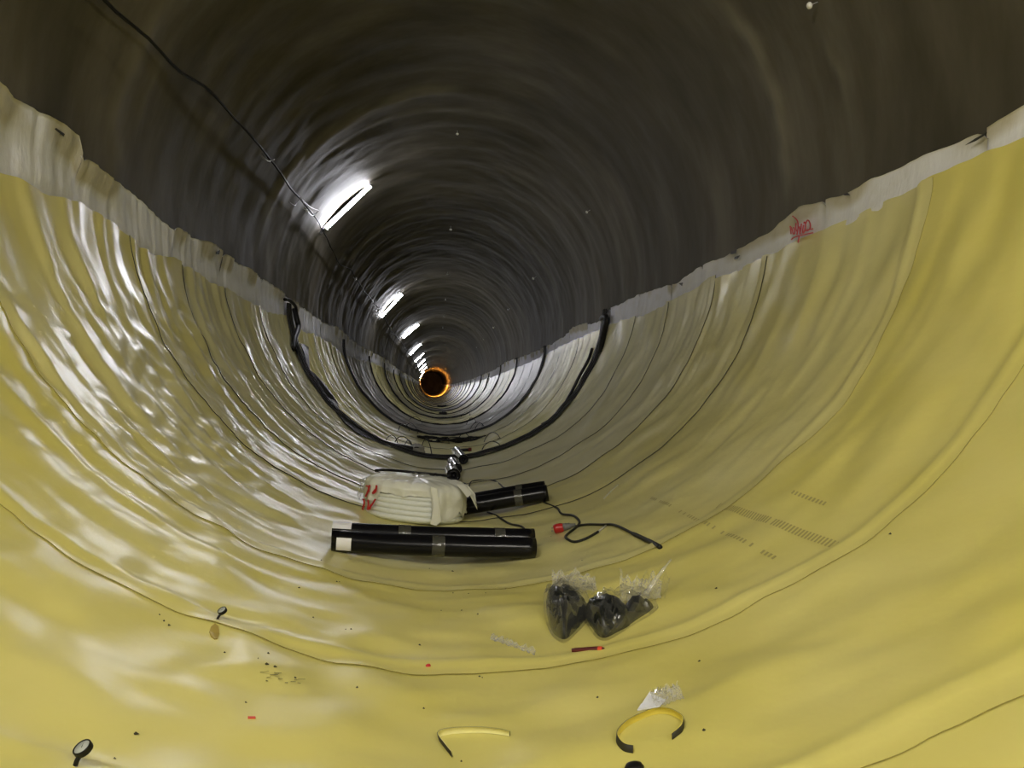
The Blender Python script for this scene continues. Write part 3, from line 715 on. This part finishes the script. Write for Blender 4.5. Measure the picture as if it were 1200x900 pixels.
# ================================================================ CABLES AND PLUG
def floor_path(pix, off): return [spt(*at(px, py), off) for px, py in pix]
o = tube('power_cable', floor_path([(547,578),(549,570),(552.7,565),(564,563),(578,563),(586.5,568),(590,571.5),(601.7,575.5),(612,582)], .008), .009, 'cable', None, seg=8)
tag(o, 'thin black cable looping behind the rear pair of black rolls', 'cable')
o = tube('power_cable', floor_path([(571,598),(577,602),(583,606.5),(597,613.5),(611,617),(616,621.7),(616,626),(613,630)], .008), .009, 'cable', None, seg=8)
tag(o, 'short black cable running between the rear rolls and the front rolls', 'cable')
p1 = floor_path([(636,590),(643.7,592.6),(653,595),(657.7,600.7),(671.7,604),(678.7,610),(675,619),(664.7,629),(664.7,634.5),(674,637),(688,633),(702,626)], .008)
p2 = floor_path([(702,626),(711,618)], .008)
cb = thing('power_cable', p1[0], 'black cable loop on the floor right of the rear rolls with a pale stripped end', 'cable')
tube('cable_sheath', p1, .009, 'cable', cb); tube('pale_end', p2, .008, 'whitecable', cb, seg=6, sm=False)
pp = floor_path([(675,616.5),(683,615.3),(692.7,615),(706.7,616.5),(718,617),(727.7,620.5),(744,627.5),(762.7,634.5),(774,642)], .010)
pc = thing('plug_cable', pp[0], 'black cable with a red and grey industrial plug, stretching right over the membrane', 'cable')
tube('cable_sheath', pp, [.009]*30+[.014]*11, 'cable', pc)
q0 = floor_path([(653,622)], .035)[0]; q1 = floor_path([(675,616.5)], .022)[0]; ax = (q1-q0).normalized(); Lp = (q1-q0).length
M4 = pc.matrix_basis.inverted() @ Matrix.Translation(q0) @ frame_z(ax)
lathe('plug_collar', [(.026, -.02), (.033, -.018), (.035, 0), (.035, .03), (.030, .045), (.028, .05)], 'redplastic', pc, 20, M4)
lathe('plug_body', [(.028, .046), (.026, .07), (.022, .09), (.024, .095), (.017, Lp*.75), (.010, Lp)], 'grey', pc, 20, M4)
for k in range(3): tube('plug_pin', [q0+ax*-.02+Vector((.012*math.cos(k*2.1), 0, .012*math.sin(k*2.1))), q0+ax*-.035+Vector((.012*math.cos(k*2.1), 0, .012*math.sin(k*2.1)))], .004, 'bracket', pc, seg=6)

# ================================================================ BAGS
def pillow(name, pix, H, m, parent, seed, back=0.0, rows_=9, seg_n=40, rough=.012):
    """closed lump whose footprint is the outline; rings shrink towards the centre and rise"""
    P = [Vector((*at(px, py), 0)) for px, py in pix]
    out = []
    n = len(P)
    for k in range(seg_n):
        f = k/seg_n*n; i = int(f); t = f-i
        p0, p1, p2, p3 = P[(i-1) % n], P[i % n], P[(i+1) % n], P[(i+2) % n]
        out.append(.5*((2*p1)+(p2-p0)*t+(2*p0-5*p1+4*p2-p3)*t*t+(3*p1-p0-3*p2+p3)*t**3))
    c = sum(out, Vector())/len(out); V = []
    for j in range(rows_+1):
        q = j/rows_; f = math.cos(q*PI/2)**.75 if j < rows_ else 0.0; h = H*math.sin(q*PI/2)**.9
        for k, p in enumerate(out):
            w = c+(p-c)*max(f, .02); y, t = w.x, w.y
            hh = h+(rough*2.0*float(perlin(y*16, t*.8, seed))+rough*float(perlin(y*38, t*2, seed+1)))*(q > .05)*(1 if j < rows_ else .9)
            V.append(spt(y, t, max(hh, 0)+.001))
    F = [tuple(f) for f in grid_faces(rows_+1, seg_n, True)]; F.append(tuple(range(seg_n))[::-1]); F.append(tuple(rows_*seg_n+k for k in range(seg_n)))
    return mesh_obj(name, local(parent, V), F, m, parent)
def crumple(name, A, B, h0, h1, m, parent, seed, nu=26, nv=14, bulge=.05, lean=Vector((0, 0, 0))):
    """creased clear film rising from the floor line A-B"""
    V = []
    for j in range(nv):
        q = j/(nv-1)
        for i in range(nu):
            t = i/(nu-1); p = A.lerp(B, t); h = (h0+(h1-h0)*t)*(.55+.75*abs(float(perlin(t*5, 2.3, seed))))
            cr = 1-2*abs(float(perlin(t*7+q, q*5, seed+2))); c2 = float(perlin(t*17, q*13, seed+3))
            V.append(p+Vector((0, 0, 1))*h*q+lean*q+Vector((.012*c2*q, bulge*(cr*.35*q)+.018*c2, .012*c2*q)))
    F = [tuple(f) for f in grid_faces(nv, nu)]
    return mesh_obj(name, local(parent, V), F, m, parent, smooth=False)
b1 = thing('plastic_bag', onfloor(668, 728), 'clear plastic bag of black fittings, left one of the pair', 'bag', 'clear bags of black fittings')
pillow('black_contents', [(655,743),(663,744),(673,737),(684,726),(690,716),(684,710),(668,706),(652,706),(643,711),(641,722),(647,736)], .108, 'bagdark', b1, 100)
pillow('bag_film', [(652,745),(662,748),(676,738),(688,727),(695,716),(688,707),(668,702),(650,702),(641,709),(638,723),(645,738)], .118, 'filmlight', b1, 101, rough=.02)
A = onfloor(648, 706)+Vector((0, 0, .06)); B = onfloor(700, 704)+Vector((0, 0, .05))
crumple('bag_mouth', A, B, .09, .05, 'filmwhite', b1, 102, lean=Vector((.01, .10, 0)))
crumple('bag_mouth', A+Vector((.01, -.03, 0)), B+Vector((-.02, -.03, -.01)), .09, .05, 'film', b1, 103, lean=Vector((.02, .05, .0)))
b2 = thing('plastic_bag', onfloor(720, 730), 'clear plastic bag of black fittings, right one lying on its side', 'bag', 'clear bags of black fittings')
pillow('black_contents', [(697,738),(707,743),(722,738),(738,731),(738,723),(728,715),(712,712),(697,713),(687,722)], .095, 'bagdark', b2, 110)
pillow('black_contents', [(733,732),(748,725),(762,717),(766,712),(757,711),(742,713),(732,719)], .05, 'bagdark', b2, 111)
pillow('bag_film', [(695,740),(708,746),(724,740),(745,729),(768,717),(771,711),(755,707),(728,709),(710,708),(694,711),(684,722)], .098, 'filmlight', b2, 112, rough=.02)
A = onfloor(726, 712)+Vector((0, 0, .03)); B = onfloor(775, 708)+Vector((0, 0, .02))
crumple('bag_mouth', A, B, .13, .11, 'filmwhite', b2, 113, lean=Vector((.02, .06, 0)))
crumple('bag_mouth', A+Vector((.03, .0, 0)), B+Vector((.02, .0, 0)), .11, .13, 'filmlight', b2, 114, lean=Vector((.04, .02, 0)))
tube('film_spike', [B+Vector((-.07, 0, .02)), B+Vector((-.01, .02, .09)), B+Vector((.06, .04, .165))], [.012]*5+[.008]*3+[.004]*3, 'filmwhite', b2, seg=5)
for bb, (px, py) in ((b1, (659,735)), (b2, (704,733))):
    p = onfloor(px, py, .045); M4 = bb.matrix_basis.inverted() @ Matrix.Translation(p) @ frame_z(Vector((0, -.8, .45)))
    lathe('round_fitting', [(.020, -.03), (.024, 0), (.024, .012), (.018, .016), (.016, .010), (.005, .010)], 'rubber', bb, 18, M4)

# ================================================================ SMALL THINGS ON THE MEMBRANE
# folded red knife
ca = onfloor(669.5, 759, .010); cbp = onfloor(708, 757, .010); ax = (cbp-ca); L = ax.length; up = nrm(9)
o = thing('folding_knife', ca, 'small dark red handle with an orange tip, below the two bags', 'handle'); M4 = o.matrix_basis.inverted() @ Matrix.Translation(ca) @ frame_z(ax, up)
def prism(name, sec, m, z0, z1, taper=1.0):
    V = [Vector((x, y, z0)) for x, y in sec]+[Vector((x*taper, y*taper, z1)) for x, y in sec]; n = len(sec)
    V = [M4 @ v for v in V]; F = [tuple(range(n))[::-1], tuple(range(n, 2*n))]+[(k, (k+1) % n, n+(k+1) % n, n+k) for k in range(n)]
    return mesh_obj(name, V, F, m, o, smooth=False)
sec = [(-.008,-.010),(-.004,-.013),(.005,-.013),(.009,-.008),(.009,.008),(.005,.012),(-.004,.012),(-.008,.009)]
prism('grip', sec, 'darkred', .012, L*.80); prism('butt', [(x*.8, y*.6-.004) for x, y in sec], 'darkred', 0, .014)
prism('orange_tip', [(x*1.05, y*1.05) for x, y in sec], 'orange', L*.80, L*.93, .85); prism('blade_nose', [(x*.7, y*.7) for x, y in sec], 'darkred', L*.93, L, .4)

# yellow and black cut strips standing on edge
def ribbon(name, pix, h, inner, label, lean=.25):
    P0 = smooth_path([Vector((px, py, 0)) for px, py in pix], 5)
    base = [onfloor(p.x, p.y, .001) for p in P0]; o = thing(name, base[0], label, 'strip', 'yellow and black cut strips')
    n = len(base); L = [[], [], [], []]
    for i, b in enumerate(base):
        d = (base[min(i+1, n-1)]-base[max(i-1, 0)]).normalized(); s = Vector((d.y, -d.x, 0)).normalized()
        hh = h*(1-.25*(i/(n-1))**3); tp = b+Vector((0, 0, hh))-s*hh*lean
        L[0].append(b+s*.0018); L[1].append(tp+s*.0018); L[2].append(tp-s*.0018); L[3].append(b-s*.0018)
    for nm, m, (a, c) in (('yellow_face', inner, (0, 1)), ('black_face', 'black_edge', (2, 3))):
        V = L[a]+L[c]
        k2 = [v.lerp(w, .5) for v, w in zip(L[1 if a == 0 else 2], L[2 if a == 0 else 1])]
        Vx = L[a]+L[c]+k2; F = [(i, i+1, n+i+1, n+i) for i in range(n-1)]
        F += [((n if a == 0 else 0)+i, 2*n+i, 2*n+i+1, (n if a == 0 else 0)+i+1) for i in range(n-1)]
        mesh_obj(nm, local(o, Vx), F, m, o)
    return o
ribbon('cut_strip', [(531,879),(523,869),(516,860),(515.5,856.5),(519,854),(528,852.3),(540,852),(564,853),(585,855.5),(597,858)], .019, 'strippale', 'hooked strip with a pale yellow face and black bent end, at bottom centre')
ribbon('cut_strip', [(742,882),(731,880),(724,874),(723,868),(728,861),(738,853),(754,846),(768,842),(781,842),(793,846),(802,853),(801,862),(795,867),(788,871)], .022, 'stripyellow', 'strip curled into an open ring, bright yellow inside and black outside', lean=-.1)

# paper and film beside the curled strip
def slab(name, pts, m, parent=None, th=.002, up=Vector((0, 0, 1))):
    n = len(pts); V = [Vector(p) for p in pts]+[Vector(p)-up*th for p in pts]
    if parent: V = local(parent, V)
    return mesh_obj(name, V, [tuple(range(n)), tuple(range(n, 2*n))[::-1]]+[(k, (k+1) % n, n+(k+1) % n, n+k) for k in range(n)], m, parent, smooth=False)
pw = thing('paper_scrap', onfloor(765, 828), 'white folded paper corner in clear film, beside the curled yellow strip', 'paper')
slab('paper', [onfloor(747,834,.003), onfloor(773,833,.003), onfloor(781,824,.006), onfloor(762.5,817,.03)], 'paper', pw)
slab('paper_fold', [onfloor(747,834,.005), onfloor(752,828,.014), onfloor(781,824,.012), onfloor(774,833.5,.006)], 'paper', pw)
A = onfloor(770, 834, .004); B = onfloor(803, 824, .004)
crumple('film', A, B, .03, .03, 'filmwhite', pw, 120, nu=22, nv=10, bulge=.08, lean=Vector((-.0, .05, 0)))
crumple('film', onfloor(768,818,.004), onfloor(795,812,.004), .02, .02, 'filmlight', pw, 121, nu=22, nv=8, bulge=.08, lean=Vector((0, .03, 0)))
# clear film scrap
fs = thing('film_scrap', onfloor(600, 752), 'thin scrap of clear crinkled film lying left of the red handle', 'film')
crumple('film', onfloor(574,747,.003), onfloor(626,762,.003), .012, .012, 'filmwhite', fs, 125, nu=34, nv=6, bulge=.05, lean=Vector((.01, .02, 0)))
# black round cap
p = onfloor(743, 897, .0); o = lathe('rubber_stopper', [(.018, 0), (.026, .003), (.027, .008), (.022, .016), (.012, .020), (.003, .021)], 'rubber', None, 28, wob=lambda a, z, i: .001*math.cos(2*a))
o.matrix_world = Matrix.Translation(p) @ frame_z(nrm(8)); tag(o, 'small oval black rubber cap at the bottom edge below the curled strip', 'cap')
# air-pressure gauges plugged into the seam
def gauge(px, py, hx, hy, r, label):
    b = onfloor(px, py, .0); h = r*1.9
    hp = onfloor(px+(hx-px)*.2, py, .0)+Vector(((hx-px)/880*b.y, .01, h*1.15))
    o = thing('pressure_gauge', b, label, 'gauge', 'small dial gauges on the membrane')
    ax = Vector((-.30, -.42, .85)).normalized(); M4 = o.matrix_basis.inverted() @ Matrix.Translation(hp) @ frame_z(ax)
    lathe('gauge_case', [(r*.7, -r*.62), (r*.96, -r*.55), (r, -r*.4), (r, r*.12), (r*.96, r*.2), (r*.86, r*.2), (r*.84, r*.10), (r*.3, r*.10)], 'rubber', o, 28, M4)
    lathe('dial', [(r*.84, r*.105), (r*.83, r*.125), (r*.1, r*.125)], 'dial', o, 28, M4)
    slab('needle', [M4 @ Vector(v) for v in ((-.05*r, 0, r*.15), (0, .55*r, r*.15), (.05*r, 0, r*.15), (0, -.12*r, r*.15))], 'black_edge'); n_ = bpy.context.scene.collection.objects[-1]
    n_.parent = o
    tube('stem', [hp-ax*r*.4, (hp+b)/2+Vector((0, -.004, 0)), b+Vector((0, 0, .003))], r*.28, 'rubber', o, seg=10)
    lathe('valve', [(r*.35, 0), (r*.42, r*.1), (r*.42, r*.35), (r*.3, r*.45), (r*.1, r*.45)], 'bracket', o, 14, o.matrix_basis.inverted() @ Matrix.Translation(b+Vector((0, -.004, 0))))
    for a, l in ((2.9, 1.5), (-.5, 1.9)):
        e = b+Vector((math.cos(a)*r*l, math.sin(a)*r*.4*l, .003))
        e.z = zfloor(e.x, e.y)+.004
        tube('hose_tail', [b+Vector((0, 0, .006)), e], r*.14, 'rubber', o, seg=6)
gauge(254, 728, 258, 719, .0175, 'small black dial gauge standing on the seam, left of centre')
gauge(88, 900, 93, 889, .021, 'black dial gauge at the bottom left corner of the picture')
# tiny red items
p = onfloor(502, 777, .008); o = lathe('sweet_wrapper', [(.002, -.010), (.007, -.008), (.009, 0), (.007, .008), (.002, .010)], ['red', 'white_label'], None, 12)
for i, pl in enumerate(o.data.polygons): pl.material_index = 1 if (i % 12) in (2, 3, 4) else 0
o.matrix_world = Matrix.Translation(p) @ frame_z((1, .2, .2)); tag(o, 'tiny red and white wrapped sweet lying on the front seam', 'wrapper')
for px, py, w, lab in ((295,840,9,'tiny flat red scrap on the membrane at lower left'),):
    a = onfloor(px-w/2, py-1, .003); b = onfloor(px+w/2, py-1, .003); c = onfloor(px+w/2, py+1.2, .003); d = onfloor(px-w/2, py+1.2, .003)
    tag(slab('red_scrap', [a, b, c, d], 'orange', None, .003), lab, 'scrap')
tag(slab('grey_tag', [onfloor(578,681,.003), onfloor(594,681,.003), onfloor(593,687,.003), onfloor(577,687,.003)], 'grey' if 0 else 'housing', None, .003), 'small pale grey tag lying below the right end of the front rolls', 'tag')
tag(tube('plastic_sliver', floor_path([(706.7,582),(715,574.5),(724,567)], .004), .006, 'whitecable', None, seg=6), 'thin pale plastic sliver lying right of the rear rolls', 'sliver')
p = onfloor(535.5, 616, .01); V, F = tube_vf([p+Vector((.018*math.cos(a), 0, .012+.018*math.sin(a))) for a in np.linspace(0, 2*PI, 19)], .004, 6)
tag(mesh_obj('clear_ring', V, F, 'film'), 'small clear plastic ring beside the foot of the white coil', 'ring')
# dirt specks
V = []; F = []
sp = [(390,671),(395,680),(398,680),(503,668),(517,713),(367,723),(405,738),(411,738),(531,691),(541,714),(645,626),(682,656),(569,694),(262,767),(300,778),(313,769),(310,785),(320,787),(419,803),(136,883),(160,856),(188,717),(194,723),(200,727),(560,720),(530,669),(549,694),(492,754),(484,768),(486,774),(541,883),(757,640),(818,768),(840,690),(1040,620),(826,861),(700,815),(497,825),(345,796),(376,657),(470,640),(350,690),(288,822),(562,787),(565,788)]
for px, py in sp:
    c = onfloor(px, py, .003); r = rnd.uniform(.003, .007); b = len(V); ang = rnd.random()*3
    for k in range(6):
        a = k*PI/3+ang; V.append(c+Vector((math.cos(a)*r*rnd.uniform(.7, 1.8), math.sin(a)*r, -.004)))
    V.append(c+Vector((0, 0, r*.5))); F += [(b+k, b+(k+1) % 6, b+6) for k in range(6)]
o = mesh_obj('dirt_crumbs', V, F, 'dirt'); o['kind'] = 'stuff'; tag(o, 'scattered dark dirt crumbs on the yellow membrane floor', 'dirt')
sc = []
V = []; F = []
for k in range(14):
    px = rnd.uniform(300, 350); py = 793+rnd.uniform(-4, 6)+(px-300)*.12
    a = onfloor(px, py, .0025); l = rnd.uniform(.006, .03); b = len(V); dx = rnd.uniform(-1, 1)
    V += [a, a+Vector((l, dx*.01, .001)), a+Vector((l, dx*.01+.004, .001)), a+Vector((0, .004, 0))]; F.append((b, b+1, b+2, b+3))
o = mesh_obj('scuff_marks', V, F, 'dirt', floor, smooth=False); o['kind'] = 'stuff'

# ================================================================ MIDDLE DISTANCE LITTER
# grey sack and black plate
p = F2(-.55, 14.5)
o = thing('crumpled_sack', onfloor(488, 531), 'small grey crumpled sack beside the black plate, beyond the nearest waterstop', 'sack')
V = []
for j in range(9):
    q = j/8
    for k in range(24):
        a = 2*PI*k/24; f = math.cos(q*PI/2)**.6 if j < 8 else .02
        w = 1+.35*float(perlin(a*1.5, q*3, 130)); V.append(Vector((.145*f*w*math.cos(a), .12*f*w*math.sin(a), .155*math.sin(q*PI/2)*(1+.3*float(perlin(a*2, q*2, 131))))))
mesh_obj('sack_body', V, [tuple(f) for f in grid_faces(9, 24, True)]+[tuple(range(24))[::-1], tuple(8*24+k for k in range(24))], 'sack', o)
tube('sack_tie', [Vector(o.location)+Vector(v) for v in ((-.1,-.02,.09),(0,-.1,.12),(.1,-.03,.09))], .01, 'cable', o, seg=6)
c = onfloor(471, 527, .02); o = thing('black_plate', c, 'dark flat block lying left of the grey sack', 'block'); o.rotation_euler = (0, math.radians(11), .1)
box('plate', (.0, 0, .04), (.36, .22, .075), 'rubber', o, bev=.01); box('brown_end', (-.185, 0, .04), (.03, .2, .07), 'darkred', o, bev=.005)
# black offcut pile
op = thing('offcut_pile', onfloor(517, 518), 'heap of black rubber offcuts just before the second waterstop ring', 'heap')
V = []; F = []
for k in range(26):
    x0 = rnd.uniform(-.75, .5); l = rnd.uniform(.2, .5); yy = 17.6+rnd.uniform(-.25, .35); z = rnd.uniform(.01, .09)
    pts = [Vector(F2(x0+l*t+.02, yy+.05*math.sin(t*3+k), z+.02*math.sin(t*4+k))) for t in (0, .35, .7, 1)]
    v, f = tube_vf(smooth_path(pts, 3), rnd.uniform(.012, .028), 5); b = len(V); V += v; F += [tuple(b+i for i in q) for q in f]
m_ = mesh_obj('rubber_offcuts', local(op, V), F, 'rubber', op); m_['kind'] = 'stuff'
# wire loops
loops = [((451,520),(466,519),9,'left of the black plate'), ((463,518),(484,527),9,'over the black plate'), ((473,526),(483,521),7,'behind the grey sack'), ((494,526),(506,532),13,'just right of the grey sack'), ((537,516),(551,515),7,'beside the black offcut heap'), ((567,517),(586,514),8,'standing right of the offcut heap'), ((565,528),(587,524),7,'right of the capped tube, by the nearest waterstop'),
         ((467,504),(480,505),8,'left, beyond the second waterstop'), ((476,500),(490,508),6,'left of centre, beyond the second waterstop'), ((551,502),(566,499),5,'right, beyond the second waterstop'), ((556,505),(568,502),7,'right, just above the second waterstop'), ((546,498),(558,495),6,'right of centre in the third bay'), ((480,492),(495,496),5,'left of centre in the third bay'), ((540,489),(551,486),4,'right of centre by the third waterstop')]
for a, b, h, lab in loops:
    A = onfloor(*a); B = onfloor(*b); hh = h/880*A.y*1.1; P = []
    for t in np.linspace(0, 1, 11): P.append(A.lerp(B, t)+Vector((0, .05*math.sin(t*PI), hh*math.sin(t*PI)**.7+.006)))
    P.append(P[-1]+Vector((-.05, -.05, .0)))
    V, F = tube_vf(P, .0085 if A.y < 18 else .009, 6)
    tag(mesh_obj('wire_loop', V, F, 'cable'), 'thin black wire loop '+lab, 'wire', 'springy wire loops on the floor')
# far dark items
for (px, py, w, lab) in ((519,486,.45,'small dark block in the middle of the far floor, nearer one'), (519,477,1.0,'dark low block in the middle of the far floor, farthest one')):
    c = onfloor(px, py); o = thing('dark_block', c, lab, 'block'); box('block_body', (0, 0, .08), (w, .5, .16), 'rubber', o, bev=.02); box('block_top', (.05, 0, .18), (w*.5, .3, .05), 'grey', o, bev=.01)
# pieces that sit on a part hang below that part
for o in list(bpy.data.objects):
    if o.type != 'EMPTY' or 'category' not in o: continue
    ch = list(o.children)
    def first(n):
        return next((c for c in ch if c.name.split('.')[0] == n), None)
    for kid, par in (('paper_label','roll_body'), ('tape_band','roll_body'), ('red_handwriting','plastic_wrap'), ('wrap_corner','plastic_wrap'), ('needle','dial'), ('plug_pin','plug_collar'), ('end_cap','tube'), ('tube_tray','housing'), ('bracket','housing'), ('round_fitting','black_contents'), ('bag_mouth','bag_film'), ('film_spike','bag_film'), ('brown_end','plate'), ('valve','stem')):
        p = first(par)
        if p:
            for c in ch:
                if c.name.split('.')[0] == kid and c.parent == o: c.parent = p
print('objects', len(bpy.data.objects), 'tris', sum(len(o.data.polygons)*2 for o in bpy.data.objects if o.type == 'MESH'))
